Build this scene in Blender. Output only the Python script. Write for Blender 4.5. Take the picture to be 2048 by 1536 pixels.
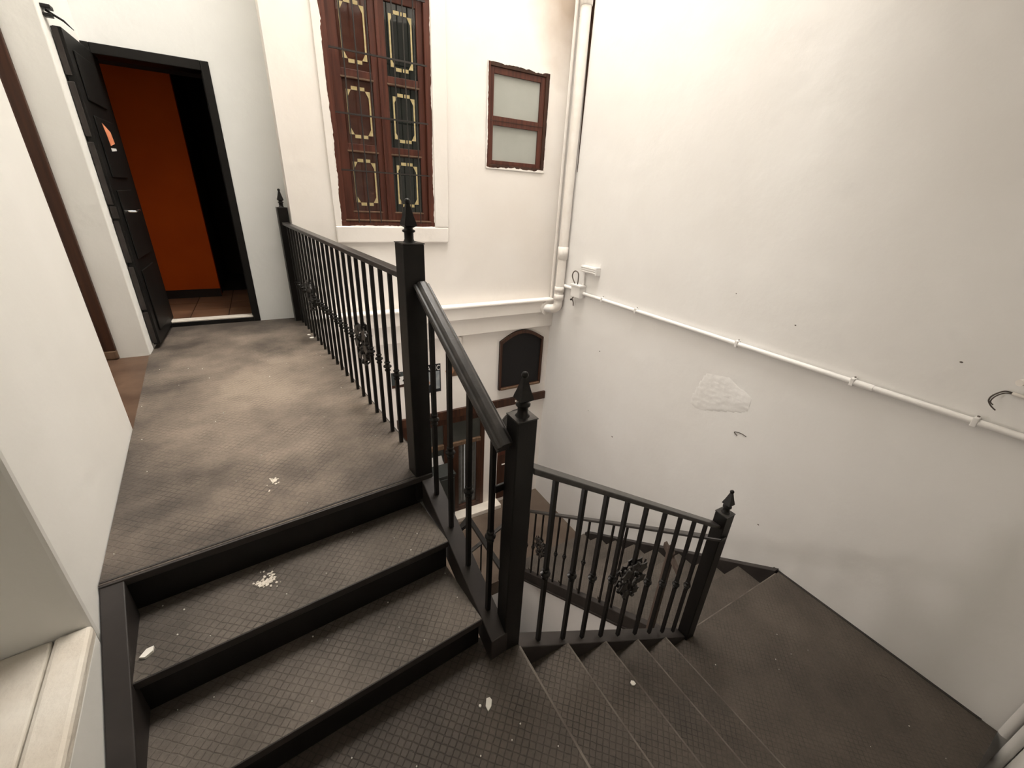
import bpy, math, random
from mathutils import Matrix, Vector
random.seed(7)
for o in list(bpy.data.objects): bpy.data.objects.remove(o)
scene = bpy.context.scene
col = scene.collection

# ------------------------------------------------------------------ camera
FPX = 825.17
cam_d = bpy.data.cameras.new('camera'); cam = bpy.data.objects.new('camera', cam_d); col.objects.link(cam)
cam_d.sensor_width = 36.0; cam_d.lens = 36.0*FPX/2048.0; cam_d.clip_start = 0.01; cam_d.clip_end = 100
RW = Matrix(((0.8684564657754001, -0.4933456180339227, 0.04892308473132232),
             (-0.16341554213353549, -0.37803258239039506, -0.9112555773439479),
             (0.46805846605109486, 0.7833910057040329, -0.4089251820809279)))
RB = Matrix(((1,0,0),(0,-1,0),(0,0,-1))) @ RW
cam.matrix_world = Matrix.Translation((0,0,1.2)) @ RB.transposed().to_4x4()
scene.camera = cam

# ------------------------------------------------------------------ light
world = bpy.data.worlds.new('sky'); scene.world = world; world.use_nodes = True
bg = world.node_tree.nodes['Background']; bg.inputs[0].default_value = (1.0, 0.96, 0.90, 1); bg.inputs[1].default_value = 0.9
ld = bpy.data.lights.new('skylight', 'AREA'); ld.shape = 'RECTANGLE'; ld.size = 2.6; ld.size_y = 2.4
ld.energy = 560; ld.color = (1.0, 0.955, 0.905)
lo = bpy.data.objects.new('skylight', ld); col.objects.link(lo); lo.location = (1.75, 2.95, 8.52)
# unseen fill light added under the upper landing to lift the lower walls
gd_ = bpy.data.lights.new('under_landing_fill', 'POINT'); gd_.energy = 48; gd_.color = (1.0, 0.90, 0.83); gd_.shadow_soft_size = .12
go_ = bpy.data.objects.new('under_landing_fill', gd_); col.objects.link(go_); go_.location = (.25, 2.4, -.55)
scene.view_settings.view_transform = 'Standard'; scene.view_settings.look = 'None'
scene.view_settings.exposure = 0.0; scene.view_settings.gamma = 1.0; scene.view_settings.use_curve_mapping = False

# ------------------------------------------------------------------ frames
ANG = 0.0990456
U = Vector((math.cos(ANG), math.sin(ANG), 0)); V = Vector((-math.sin(ANG), math.cos(ANG), 0))
def Lp(u, l, z): return U*u + V*l + Vector((0,0,z))
RL = Matrix.Rotation(ANG, 3, 'Z'); I3 = Matrix.Identity(3)

# ------------------------------------------------------------------ mesh builder
class MB:
    def __init__(s): s.v = []; s.f = []; s.sm = []
    def add(s, vs, fs, smooth=False):
        b = len(s.v); s.v += [Vector(v) for v in vs]
        for f in fs: s.f.append([b+i for i in f]); s.sm.append(smooth)
        return s
    def box(s, x0, x1, y0, y1, z0, z1, fr=None):
        P = [(x0,y0,z0),(x1,y0,z0),(x1,y1,z0),(x0,y1,z0),(x0,y0,z1),(x1,y0,z1),(x1,y1,z1),(x0,y1,z1)]
        if fr: P = [fr(*p) for p in P]
        return s.add(P, [(0,3,2,1),(4,5,6,7),(0,1,5,4),(1,2,6,5),(2,3,7,6),(3,0,4,7)])
    def hexa(s, P): return s.add(P, [(0,3,2,1),(4,5,6,7),(0,1,5,4),(1,2,6,5),(2,3,7,6),(3,0,4,7)])
    def prism(s, poly, d, off=(0,0,0)):
        d = Vector(d); poly = [Vector(p)+Vector(off) for p in poly]; n = len(poly)
        return s.add(poly+[p+d for p in poly], [tuple(reversed(range(n))), tuple(range(n,2*n))]+[(i,(i+1)%n,n+(i+1)%n,n+i) for i in range(n)])
    def tube(s, pts, r, n=10, smooth=True, caps=True):
        pts = [Vector(p) for p in pts]; rs = r if isinstance(r,(list,tuple)) else [r]*len(pts)
        rings = []; up = None
        for i,p in enumerate(pts):
            t = (pts[min(i+1,len(pts)-1)]-pts[max(i-1,0)]).normalized()
            if up is None: up = Vector((0,0,1)) if abs(t.z) < .9 else Vector((1,0,0))
            a = t.cross(up).normalized(); b = a.cross(t).normalized(); up = b
            rings.append([p+(a*math.cos(2*math.pi*k/n)+b*math.sin(2*math.pi*k/n))*rs[i] for k in range(n)])
        vs = [v for r_ in rings for v in r_]; fs = []
        for i in range(len(pts)-1):
            for k in range(n): fs.append((i*n+k, i*n+(k+1)%n, (i+1)*n+(k+1)%n, (i+1)*n+k))
        s.add(vs, fs, smooth)
        if caps:
            s.add(rings[0], [tuple(reversed(range(n)))]); s.add(rings[-1], [tuple(range(n))])
        return s
    def lathe(s, prof, c=(0,0,0), n=12, smooth=True, rot=0.0):
        c = Vector(c); vs = []; fs = []
        for r, z in prof:
            for k in range(n):
                a = 2*math.pi*k/n+rot; vs.append(c+Vector((r*math.cos(a), r*math.sin(a), z)))
        m = len(prof)
        for i in range(m-1):
            for k in range(n): fs.append((i*n+k, i*n+(k+1)%n, (i+1)*n+(k+1)%n, (i+1)*n+k))
        s.add(vs, fs, smooth)
        s.add(vs[:n], [tuple(reversed(range(n)))]); s.add(vs[-n:], [tuple(range(n))])
        return s
    def sweep(s, prof, a, b, side, up):
        side = Vector(side); up = Vector(up); n = len(prof)
        vs = [Vector(a)+side*x+up*y for x,y in prof]+[Vector(b)+side*x+up*y for x,y in prof]
        return s.add(vs, [tuple(reversed(range(n))), tuple(range(n,2*n))]+[(i,(i+1)%n,n+(i+1)%n,n+i) for i in range(n)])
    def ball(s, c, r, sc=(1,1,1), n=7, m=5):
        c = Vector(c); vs = [c+Vector((0,0,-r*sc[2]))]; fs = []
        for j in range(1,m):
            ph = -math.pi/2+math.pi*j/m
            for k in range(n):
                a = 2*math.pi*k/n; vs.append(c+Vector((r*sc[0]*math.cos(ph)*math.cos(a), r*sc[1]*math.cos(ph)*math.sin(a), r*sc[2]*math.sin(ph))))
        vs.append(c+Vector((0,0,r*sc[2]))); t = len(vs)-1
        for k in range(n):
            fs.append((0,1+(k+1)%n,1+k)); fs.append((t,t-n+k,t-n+(k+1)%n))
            for j in range(m-2): fs.append((1+j*n+k,1+j*n+(k+1)%n,1+(j+1)*n+(k+1)%n,1+(j+1)*n+k))
        return s.add(vs, fs, True)
    def mesh(s, name, m, org=(0,0,0)):
        org = Vector(org); me = bpy.data.meshes.new(name)
        me.from_pydata([tuple(v-org) for v in s.v], [], s.f); me.materials.append(m)
        me.polygons.foreach_set('use_smooth', s.sm); me.validate(); me.update(); return me

def curve(pts, n=5):
    P = [Vector(p) for p in pts]; P = [P[0]*2-P[1]]+P+[P[-1]*2-P[-2]]; out = []
    for i in range(1,len(P)-2):
        for k in range(n):
            t = k/n; out.append(.5*(2*P[i]+(P[i+1]-P[i-1])*t+(2*P[i-1]-5*P[i]+4*P[i+1]-P[i+2])*t*t+(3*P[i]-P[i-1]-3*P[i+1]+P[i+2])*t**3))
    return out+[P[-2]]
ORG = {}
def tag(o, label=None, cat=None, group=None, kind=None):
    if label: o['label'] = label
    if cat: o['category'] = cat
    if group: o['group'] = group
    if kind: o['kind'] = kind
    return o
def thing(name, loc, label, cat, group=None, kind=None):
    o = bpy.data.objects.new(name, None); col.objects.link(o); o.location = loc; o.empty_display_size = .1
    ORG[o.name] = Vector(loc); return tag(o, label, cat, group, kind)
def part(parent, name, mb, m, label=None, bevel=0, kind=None):
    org = ORG[parent.name] if parent else Vector((0,0,0))
    c = sum(mb.v, Vector())/len(mb.v)
    o = bpy.data.objects.new(name, mb.mesh(name, m, c)); col.objects.link(o)
    if parent: o.parent = parent
    o.location = c-org; ORG[o.name] = c
    if bevel:
        b = o.modifiers.new('bevel','BEVEL'); b.width = bevel; b.segments = 2; b.limit_method = 'ANGLE'
    return tag(o, label, None, None, kind)
def inst(parent, name, me, loc, rz=0.0, label=None):
    o = bpy.data.objects.new(name, me); col.objects.link(o)
    org = ORG[parent.name] if parent else Vector((0,0,0))
    if parent: o.parent = parent
    o.location = Vector(loc)-org; o.rotation_euler = (0,0,rz); ORG[o.name] = Vector(loc)
    return tag(o, label)
def solo(name, mb, m, label, cat, group=None, kind=None, bevel=0):
    o = part(None, name, mb, m, None, bevel); return tag(o, label, cat, group, kind)
def struct(name, mb, m, label, cat='wall', bevel=0):
    return solo(name, mb, m, label, cat, None, 'structure', bevel)

# ------------------------------------------------------------------ materials
def mat(name, c, rough=.6, spec=.4, metal=0, var=None, vscale=4.0, bump=0, bscale=60.0, detail=4):
    m = bpy.data.materials.new(name); m.use_nodes = True; nt = m.node_tree; b = nt.nodes['Principled BSDF']
    b.inputs['Base Color'].default_value = (*c,1); b.inputs['Roughness'].default_value = rough
    b.inputs['Specular IOR Level'].default_value = spec; b.inputs['Metallic'].default_value = metal
    geo = nt.nodes.new('ShaderNodeNewGeometry')
    if var:
        n = nt.nodes.new('ShaderNodeTexNoise'); n.inputs['Scale'].default_value = vscale; n.inputs['Detail'].default_value = detail
        nt.links.new(geo.outputs['Position'], n.inputs['Vector'])
        r = nt.nodes.new('ShaderNodeValToRGB'); r.color_ramp.elements[0].position = .35; r.color_ramp.elements[1].position = .68
        r.color_ramp.elements[0].color = (*c,1); r.color_ramp.elements[1].color = (*var,1)
        nt.links.new(n.outputs['Fac'], r.inputs['Fac']); nt.links.new(r.outputs['Color'], b.inputs['Base Color'])
    if bump:
        n2 = nt.nodes.new('ShaderNodeTexNoise'); n2.inputs['Scale'].default_value = bscale; n2.inputs['Detail'].default_value = 5
        nt.links.new(geo.outputs['Position'], n2.inputs['Vector'])
        bp = nt.nodes.new('ShaderNodeBump'); bp.inputs['Strength'].default_value = bump; bp.inputs['Distance'].default_value = .01
        nt.links.new(n2.outputs['Fac'], bp.inputs['Height']); nt.links.new(bp.outputs['Normal'], b.inputs['Normal'])
    return m
def plaster(name, c, c2, corner_tint=None):
    """white limewash: faint blotches, trowel relief, small dark pits"""
    m = bpy.data.materials.new(name); m.use_nodes = True; nt = m.node_tree; b = nt.nodes['Principled BSDF']
    b.inputs['Roughness'].default_value = .8; b.inputs['Specular IOR Level'].default_value = .2
    N = nt.nodes.new; Lk = nt.links.new
    geo = N('ShaderNodeNewGeometry')
    n = N('ShaderNodeTexNoise'); n.inputs['Scale'].default_value = 1.6; n.inputs['Detail'].default_value = 6
    Lk(geo.outputs['Position'], n.inputs['Vector'])
    r = N('ShaderNodeValToRGB'); r.color_ramp.elements[0].position = .3; r.color_ramp.elements[1].position = .7
    r.color_ramp.elements[0].color = (*c,1); r.color_ramp.elements[1].color = (*c2,1); Lk(n.outputs['Fac'], r.inputs['Fac'])
    # pits
    v = N('ShaderNodeTexVoronoi'); v.inputs['Scale'].default_value = 2.6; Lk(geo.outputs['Position'], v.inputs['Vector'])
    lt = N('ShaderNodeMath'); lt.operation = 'LESS_THAN'; lt.inputs[1].default_value = .010; Lk(v.outputs['Distance'], lt.inputs[0])
    mx = N('ShaderNodeMixRGB'); mx.inputs[2].default_value = (.33,.28,.23,1); Lk(lt.outputs[0], mx.inputs[0]); Lk(r.outputs['Color'], mx.inputs[1])
    out = mx.outputs[0]
    if corner_tint:                                       # uneven brown tint, strongest in the upper corner
        mw = N('ShaderNodeMapping'); mw.vector_type = 'TEXTURE'; mw.inputs['Location'].default_value = corner_tint[0]; mw.inputs['Scale'].default_value = corner_tint[1]
        Lk(geo.outputs['Position'], mw.inputs['Vector']); ln = N('ShaderNodeVectorMath'); ln.operation = 'LENGTH'; Lk(mw.outputs[0], ln.inputs[0])
        ad = N('ShaderNodeMath'); ad.operation = 'ADD'; Lk(ln.outputs['Value'], ad.inputs[0]); Lk(n.outputs['Fac'], ad.inputs[1])
        rs_ = N('ShaderNodeValToRGB'); rs_.color_ramp.elements[0].position = .55; rs_.color_ramp.elements[1].position = 1.0
        rs_.color_ramp.elements[0].color = (.8,.8,.8,1); rs_.color_ramp.elements[1].color = (0,0,0,1)
        hf = N('ShaderNodeMath'); hf.operation = 'MULTIPLY'; hf.inputs[1].default_value = .62; Lk(ad.outputs[0], hf.inputs[0]); Lk(hf.outputs[0], rs_.inputs['Fac'])
        m3 = N('ShaderNodeMixRGB'); m3.inputs[2].default_value = (.36,.27,.19,1); Lk(rs_.outputs[0], m3.inputs[0]); Lk(out, m3.inputs[1]); out = m3.outputs[0]
    Lk(out, b.inputs['Base Color'])
    n2 = N('ShaderNodeTexNoise'); n2.inputs['Scale'].default_value = 7; n2.inputs['Detail'].default_value = 7
    Lk(geo.outputs['Position'], n2.inputs['Vector'])
    bp = N('ShaderNodeBump'); bp.inputs['Strength'].default_value = .2; bp.inputs['Distance'].default_value = .02
    Lk(n2.outputs['Fac'], bp.inputs['Height']); Lk(bp.outputs['Normal'], b.inputs['Normal'])
    return m
def treadplate(name, dark, light, ang, cell=.024, lo=.38, hi=.66, worn=None):
    """painted, worn diamond plate"""
    m = bpy.data.materials.new(name); m.use_nodes = True; nt = m.node_tree; b = nt.nodes['Principled BSDF']
    N = nt.nodes.new; Lk = nt.links.new
    geo = N('ShaderNodeNewGeometry'); mp = N('ShaderNodeMapping'); mp.inputs['Rotation'].default_value = (0,0,-ang+math.pi/4)
    wb = N('ShaderNodeTexNoise'); wb.inputs['Scale'].default_value = 30; Lk(geo.outputs['Position'], wb.inputs['Vector'])
    wm = N('ShaderNodeVectorMath'); wm.operation = 'MULTIPLY_ADD'; wm.inputs[1].default_value = (.008,.008,0); Lk(wb.outputs['Color'], wm.inputs[0]); Lk(geo.outputs['Position'], wm.inputs[2])
    Lk(wm.outputs[0], mp.inputs['Vector']); sp = N('ShaderNodeSeparateXYZ'); Lk(mp.outputs[0], sp.inputs[0])
    def M(op, a, bb=None):
        k = N('ShaderNodeMath'); k.operation = op
        for i, x in enumerate((a,bb)):
            if x is None: continue
            if isinstance(x,(int,float)): k.inputs[i].default_value = x
            else: Lk(x, k.inputs[i])
        return k.outputs[0]
    fx = M('ABSOLUTE', M('SINE', M('MULTIPLY', sp.outputs[0], math.pi/cell)))
    fy = M('ABSOLUTE', M('SINE', M('MULTIPLY', sp.outputs[1], math.pi/cell)))
    g = M('MINIMUM', fx, fy)                       # 0 on the grooves
    g = M('MINIMUM', M('MULTIPLY', g, 3.2), 1.0)
    n = N('ShaderNodeTexNoise'); n.inputs['Scale'].default_value = 2.3; n.inputs['Detail'].default_value = 8; n.inputs['Roughness'].default_value = .62
    Lk(geo.outputs['Position'], n.inputs['Vector'])
    r = N('ShaderNodeValToRGB'); r.color_ramp.elements[0].position = lo; r.color_ramp.elements[1].position = hi
    r.color_ramp.elements[0].color = (*dark,1); r.color_ramp.elements[1].color = (*light,1)
    fac = n.outputs['Fac']
    if worn:                                       # paint walked off along the middle of the landing
        cx, cy, rx, ry, k = worn
        mw = N('ShaderNodeMapping'); mw.vector_type = 'TEXTURE'; mw.inputs['Location'].default_value = (cx,cy,0); mw.inputs['Rotation'].default_value = (0,0,ang); mw.inputs['Scale'].default_value = (rx,ry,1)
        Lk(geo.outputs['Position'], mw.inputs['Vector']); ln = N('ShaderNodeVectorMath'); ln.operation = 'LENGTH'; Lk(mw.outputs[0], ln.inputs[0])
        fac = M('ADD', fac, M('MULTIPLY', M('SUBTRACT', .62, ln.outputs['Value']), k))
    Lk(fac, r.inputs['Fac'])
    n3 = N('ShaderNodeTexNoise'); n3.inputs['Scale'].default_value = 75; n3.inputs['Detail'].default_value = 6; n3.inputs['Roughness'].default_value = .7; Lk(geo.outputs['Position'], n3.inputs['Vector'])
    mx = N('ShaderNodeMixRGB'); mx.blend_type = 'MULTIPLY'; mx.inputs[0].default_value = .62; Lk(r.outputs[0], mx.inputs[1]); Lk(n3.outputs['Fac'], mx.inputs[2])
    mx2 = N('ShaderNodeMixRGB'); mx2.blend_type = 'MULTIPLY'; Lk(mx.outputs[0], mx2.inputs[1])
    n4 = N('ShaderNodeTexNoise'); n4.inputs['Scale'].default_value = 7; n4.inputs['Detail'].default_value = 6; Lk(geo.outputs['Position'], n4.inputs['Vector'])
    wr_ = N('ShaderNodeMapRange'); wr_.inputs['From Min'].default_value = .38; wr_.inputs['From Max'].default_value = .66; wr_.inputs['To Min'].default_value = .08; wr_.inputs['To Max'].default_value = .55
    Lk(n4.outputs['Fac'], wr_.inputs['Value']); Lk(wr_.outputs['Result'], mx2.inputs[0])
    cb = N('ShaderNodeCombineXYZ'); 
    for i in range(3): Lk(g, cb.inputs[i])
    Lk(cb.outputs[0], mx2.inputs[2])
    Lk(mx2.outputs[0], b.inputs['Base Color'])
    b.inputs['Roughness'].default_value = .62; b.inputs['Specular IOR Level'].default_value = .3
    bp = N('ShaderNodeBump'); bp.inputs['Strength'].default_value = .45; bp.inputs['Distance'].default_value = .003
    Lk(M('ADD', g, M('MULTIPLY', n3.outputs['Fac'], .6)), bp.inputs['Height']); Lk(bp.outputs[0], b.inputs['Normal'])
    return m
def wood(name, a, c, rough=.5, scale=(2,2,14)):
    m = bpy.data.materials.new(name); m.use_nodes = True; nt = m.node_tree; b = nt.nodes['Principled BSDF']
    N = nt.nodes.new; Lk = nt.links.new
    geo = N('ShaderNodeNewGeometry'); mp = N('ShaderNodeMapping'); mp.inputs['Scale'].default_value = (30,30,1.6)
    Lk(geo.outputs['Position'], mp.inputs['Vector']); n = N('ShaderNodeTexNoise'); n.inputs['Scale'].default_value = 1.3; n.inputs['Detail'].default_value = 5
    Lk(mp.outputs[0], n.inputs['Vector']); r = N('ShaderNodeValToRGB'); r.color_ramp.elements[0].position = .3; r.color_ramp.elements[1].position = .7
    r.color_ramp.elements[0].color = (*a,1); r.color_ramp.elements[1].color = (*c,1); Lk(n.outputs['Fac'], r.inputs['Fac']); Lk(r.outputs[0], b.inputs['Base Color'])
    b.inputs['Roughness'].default_value = rough; b.inputs['Specular IOR Level'].default_value = .35
    return m
M_WALL = plaster('white_plaster', (.84,.82,.79), (.88,.865,.84))
M_WALLB = plaster('cream_plaster', (.86,.81,.75), (.90,.86,.81), ((2.98,4.3,3.15),(.42,.5,.75)))
M_WALLL = plaster('off_white_plaster', (.84,.83,.785), (.88,.87,.83))
M_WALLC = plaster('cool_white_plaster', (.80,.81,.79), (.84,.85,.83))
M_SILL = mat('limewashed_sill', (.72,.66,.57), .85, .2, var=(.82,.78,.70), vscale=6, bump=.4, bscale=40)
M_IRON = mat('black_iron_paint', (.0070,.0060,.0051), .45, .28, var=(.011,.0096,.0082), vscale=9, bump=.05, bscale=120)
M_IRON2 = mat('worn_iron_rail', (.022,.020,.018), .36, .5, var=(.045,.040,.036), vscale=25, bump=.08, bscale=160)
M_STR = mat('brown_black_stringer', (.022,.018,.016), .5, .4, var=(.034,.028,.025), vscale=8)
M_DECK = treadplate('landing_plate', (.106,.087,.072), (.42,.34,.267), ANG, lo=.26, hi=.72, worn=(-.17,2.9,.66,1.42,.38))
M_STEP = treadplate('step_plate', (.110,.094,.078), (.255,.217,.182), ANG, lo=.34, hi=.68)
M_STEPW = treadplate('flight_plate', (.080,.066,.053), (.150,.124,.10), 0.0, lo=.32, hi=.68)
M_WOOD = wood('red_brown_wood', (.055,.015,.0085), (.112,.034,.019), .45)
M_WOODD = wood('dark_brown_wood', (.026,.0098,.005), (.066,.025,.012), .45)
M_WOODT = wood('tan_worn_wood', (.105,.062,.035), (.17,.105,.064), .55)
M_WOODG = wood('weathered_timber', (.085,.062,.050), (.15,.112,.09), .7)
M_NOSE = mat('worn_nosing', (.085,.070,.057), .6, .3, var=(.17,.145,.12), vscale=9, bump=.1, bscale=90)
M_BLACKW = mat('black_door_paint', (.0055,.005,.0042), .5, .22, var=(.009,.008,.007), vscale=6)
M_EDGE = mat('grey_brown_edge', (.028,.023,.020), .5, .3, var=(.05,.043,.038), vscale=10)
M_ORANGE = mat('orange_paint', (.42,.062,.004), .85, .1, var=(.38,.054,.004), vscale=3)
M_TILE = mat('brown_floor_tile', (.12,.062,.036), .35, .4, var=(.20,.11,.062), vscale=5, bump=.1, bscale=30)
M_TILE2 = mat('rust_brown_floor', (.075,.042,.026), .5, .3, var=(.12,.072,.046), vscale=4, bump=.12, bscale=25)
M_GREYF = mat('grey_brown_floor', (.080,.056,.040), .6, .3, var=(.125,.093,.068), vscale=3, bump=.12, bscale=25)
M_PVC = mat('painted_pipe', (.80,.75,.69), .5, .4, var=(.84,.80,.75), vscale=12, bump=.05, bscale=60)
M_PVCW = mat('white_conduit', (.82,.80,.77), .45, .4)
M_GLASSR = mat('dark_window_glass', (.016,.018,.016), .06, .6)
M_GLASSL = mat('brown_backed_glass', (.050,.018,.012), .08, .5, var=(.070,.027,.018), vscale=14)
M_INLAY = mat('yellow_glass_inlay', (.50,.40,.19), .35, .4, var=(.60,.50,.28), vscale=40)
M_FROST = mat('frosted_glass', (.36,.37,.33), .35, .4, var=(.40,.41,.37), vscale=3)
M_CHALK = mat('chalkboard_black', (.012,.011,.011), .7, .25)
M_CHROME = mat('brushed_chrome', (.72,.70,.66), .25, .5, metal=1)
M_WHITE = mat('white_chip', (.80,.77,.70), .8, .2)
M_DUST = mat('plaster_dust', (.62,.56,.47), .9, .1, var=(.75,.69,.60), vscale=60)
M_STICK = mat('orange_sticker', (.85,.27,.13), .6, .3, var=(.9,.36,.2), vscale=30)
M_PAPER = mat('white_paper', (.78,.76,.73), .8, .2)
M_CABLE = mat('grey_cable', (.12,.10,.085), .5, .3)
M_STONE = mat('pale_stone', (.66,.60,.52), .6, .3, var=(.75,.69,.6), vscale=8)
M_GREENP = mat('grey_green_panel', (.050,.052,.046), .35, .4, var=(.075,.077,.068), vscale=5)
M_CURT = mat('grey_curtain_glass', (.085,.085,.078), .3, .4, var=(.12,.118,.108), vscale=18)
M_CAB = mat('dark_green_cabinet', (.028,.030,.027), .55, .35)
M_POST1 = mat('dark_teal_print', (.035,.045,.045), .5, .35, var=(.06,.07,.068), vscale=20)
M_POST2 = mat('blue_grey_print', (.24,.27,.29), .5, .35, var=(.36,.38,.38), vscale=14)
M_POSTK = mat('black_print', (.012,.013,.015), .5, .35)
M_POSTO = mat('orange_brown_print', (.42,.18,.07), .5, .35, var=(.26,.22,.20), vscale=16)
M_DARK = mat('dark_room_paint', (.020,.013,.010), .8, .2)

# ------------------------------------------------------------------ room shell
def wall_holes(mb, a0, a1, z0, z1, holes, f, depth):
    """slab in the (a,z) plane with rectangular holes; f(a, d, z) places a point, d = depth from the face"""
    A = sorted({a0,a1,*[h[0] for h in holes],*[h[1] for h in holes]}); Z = sorted({z0,z1,*[h[2] for h in holes],*[h[3] for h in holes]})
    inside = lambda a,z: any(h[0]<a<h[1] and h[2]<z<h[3] for h in holes)
    for i in range(len(A)-1):
        for j in range(len(Z)-1):
            if inside((A[i]+A[i+1])/2,(Z[j]+Z[j+1])/2): continue
            q = [(A[i],Z[j]),(A[i+1],Z[j]),(A[i+1],Z[j+1]),(A[i],Z[j+1])]
            mb.add([f(a,0,z) for a,z in q], [(0,1,2,3)]); mb.add([f(a,depth,z) for a,z in q], [(3,2,1,0)])
    for h in holes+[(a0,a1,z0,z1)]:
        c = [(h[0],h[2]),(h[1],h[2]),(h[1],h[3]),(h[0],h[3])]
        for k in range(4):
            (p,q),(r,s) = c[k],c[(k+1)%4]
            mb.add([f(p,0,q),f(r,0,s),f(r,depth,s),f(p,depth,q)], [(0,1,2,3)])
    return mb
ZT, ZB = 8.5, -4.6
XR, YW, YD, YN = 3.1, 4.30, 4.60, -0.35
struct('wall_right', MB().box(XR, XR+.2, YN-.2, YW+.35, ZB, ZT), M_WALL, 'tall plain white plaster wall on the right, crossed by a thin white conduit')
W1 = (.655,1.548,.897,2.75); W2 = (2.118,2.824,1.482,2.378); D3 = (1.08,2.18,-2.89,-1.345); D4 = (2.39,2.94,-2.89,-1.44)
struct('wall_back', wall_holes(MB(), .25, XR, ZB, ZT, [W1,W2,D3,(2.39,2.94,-2.89,-1.72)], lambda a,d,z: Vector((a,YW+d,z)), .36), M_WALLB, 'cream white plaster wall with the barred window and the small frosted window')
struct('wall_far', wall_holes(MB(), -1.06, .25, -.3, ZT, [(-.886,-.141,-.31,2.05)], lambda a,d,z: Vector((a,YD+d,z)), .16), M_WALLC, 'white wall around the open black doorway at the end of the landing')
# pier left of the door, facing the viewer
struct('wall_pier', MB().box(-1.055, -.873, 3.86, YD+.1, -.3, ZT), M_WALLL, 'narrow grey white pier between the brown door frame and the black door', bevel=.006)
# left wall with the window recess beside the stairs
lw_ = MB(); SZ = -.02
lw_.box(-1.25, -.497, 1.372, 2.675, -1.2, ZT, Lp)
lw_.box(-1.25, -.497, -.9, 1.372, -1.2, SZ-.03, Lp)
lw_.box(-1.45, -1.25, -.9, 2.675, -1.2, ZT, Lp)
lw_.box(-1.25, -.497, -.9, 1.372, 2.3, ZT, Lp)
struct('wall_left', lw_, M_WALLL, 'white plaster wall on the left with a deep recess above the steps', bevel=.012)
sl = MB().box(-1.25, -.582, -.85, 1.371, SZ-.03, SZ-.004, Lp)
st = struct('trim_1', sl, M_SILL, 'cream limewashed sill of the recess in the left wall', 'sill', bevel=.006)
part(st, 'sill_edge', MB().box(-.578, -.4955, -.85, 1.371, SZ-.045, SZ+.002, Lp), M_SILL, bevel=.012)
struct('wall_near', MB().box(-1.6, XR, YN-.2, YN, ZB, ZT), M_WALLL, 'white plaster wall behind the viewer, seen at the lower right corner', bevel=0)
# ceiling with a skylight opening above the well
ce = MB()
ce.box(-2.0, XR+.2, YN-.2, 1.6, 3.3, 3.45); ce.box(-2.0, XR+.2, 1.6, 1.7, 3.3, ZT)
ce.box(-2.0, XR+.2, 1.6, 1.73, ZT, ZT+.15); ce.box(-2.0, .42, 1.73, 4.8, ZT, ZT+.15); ce.box(3.07, XR+.2, 1.73, 4.8, ZT, ZT+.15); ce.box(.42, 3.07, 4.2, 4.8, ZT, ZT+.15)
struct('ceiling', ce, M_WALL, 'white ceiling around the skylight opening above the stairwell', 'ceiling')
# ground floor and the well below it
ZG = -2.95
fl = MB(); fl.box(-1.5, XR, 3.04, YW+.3, ZG-.2, ZG); fl.box(-1.5, 1.42, YN, 3.04, ZG-.2, ZG)
struct('floor', fl, M_GREYF, 'grey brown ground floor far below, in front of the wooden doors', 'floor')
struct('floor_basement', MB().box(-1.5, XR, YN, YW, ZB-.1, ZB), M_GREYF, 'floor at the bottom of the well under the stairs', 'floor')
struct('wall_understair', MB().hexa([(1.99,.95,ZB),(2.06,.95,ZB),(2.06,3.04,ZB),(1.99,3.04,ZB),(1.99,.95,-1.52),(2.06,.95,-1.52),(2.06,3.04,-2.94),(1.99,3.04,-2.94)]), M_WALL, 'white wall under the lower flight, seen below its dark stringer')
struct('wall_pit', MB().box(-1.5, 1.99, 3.04, 3.10, ZB, ZG-.2), M_WALL, 'white wall dropping below the ground floor edge into the well')
struct('wall_side', MB().box(-1.7, -1.5, YN, YW+.3, ZB, -.35), M_WALL, 'white ground floor wall below the landing')
struct('wall_under_landing', MB().box(-1.5, .3, YW, YW+.3, ZB, -.3), M_WALL, 'white lower wall underneath the upper landing')

# fine trim of the back wall
cor = struct('trim_2', MB().box(.25, XR, YW-.085, YW, -.085, .055), M_WALLB, 'stepped plaster cornice running across the back wall below the windows', 'cornice', bevel=.01)
part(cor, 'cornice_cap', MB().box(.25, 3.06, YW-.11, YW, .055, .088), M_WALLB, bevel=.012)
part(cor, 'cornice_fascia', MB().box(.25, XR, YW-.045, YW, -.285, -.085), M_WALLB, bevel=.01)
su = struct('trim_3', MB().box(.60, 1.69, YW-.03, YW, .75, .897), M_WALLB, 'raised plaster surround around the tall barred window', 'window surround', bevel=.01)
part(su, 'surround_side', MB().box(1.548, 1.69, YW-.03, YW, .897, 2.95), M_WALLB, bevel=.008)
part(su, 'surround_side', MB().box(.60, .655, YW-.018, YW, .897, 2.95), M_WALLB, bevel=.006)
bm_ = struct('trim_4', MB().box(1.02, XR, YW-.035, YW, -1.345, -1.235), M_WOODD, 'dark brown wooden beam above the ground floor doors', 'beam', bevel=.004)
for x in (2.62, 2.2): part(bm_, 'bolt', MB().tube([(x,YW-.042,-1.29),(x,YW-.034,-1.29)], .012, 8), M_PVC)
struct('trim_5', MB().box(1.3, 2.40, YW-.16, YW, ZG, ZG+.07), M_STONE, 'pale stone threshold in front of the ground floor door', 'threshold', bevel=.008)
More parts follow.
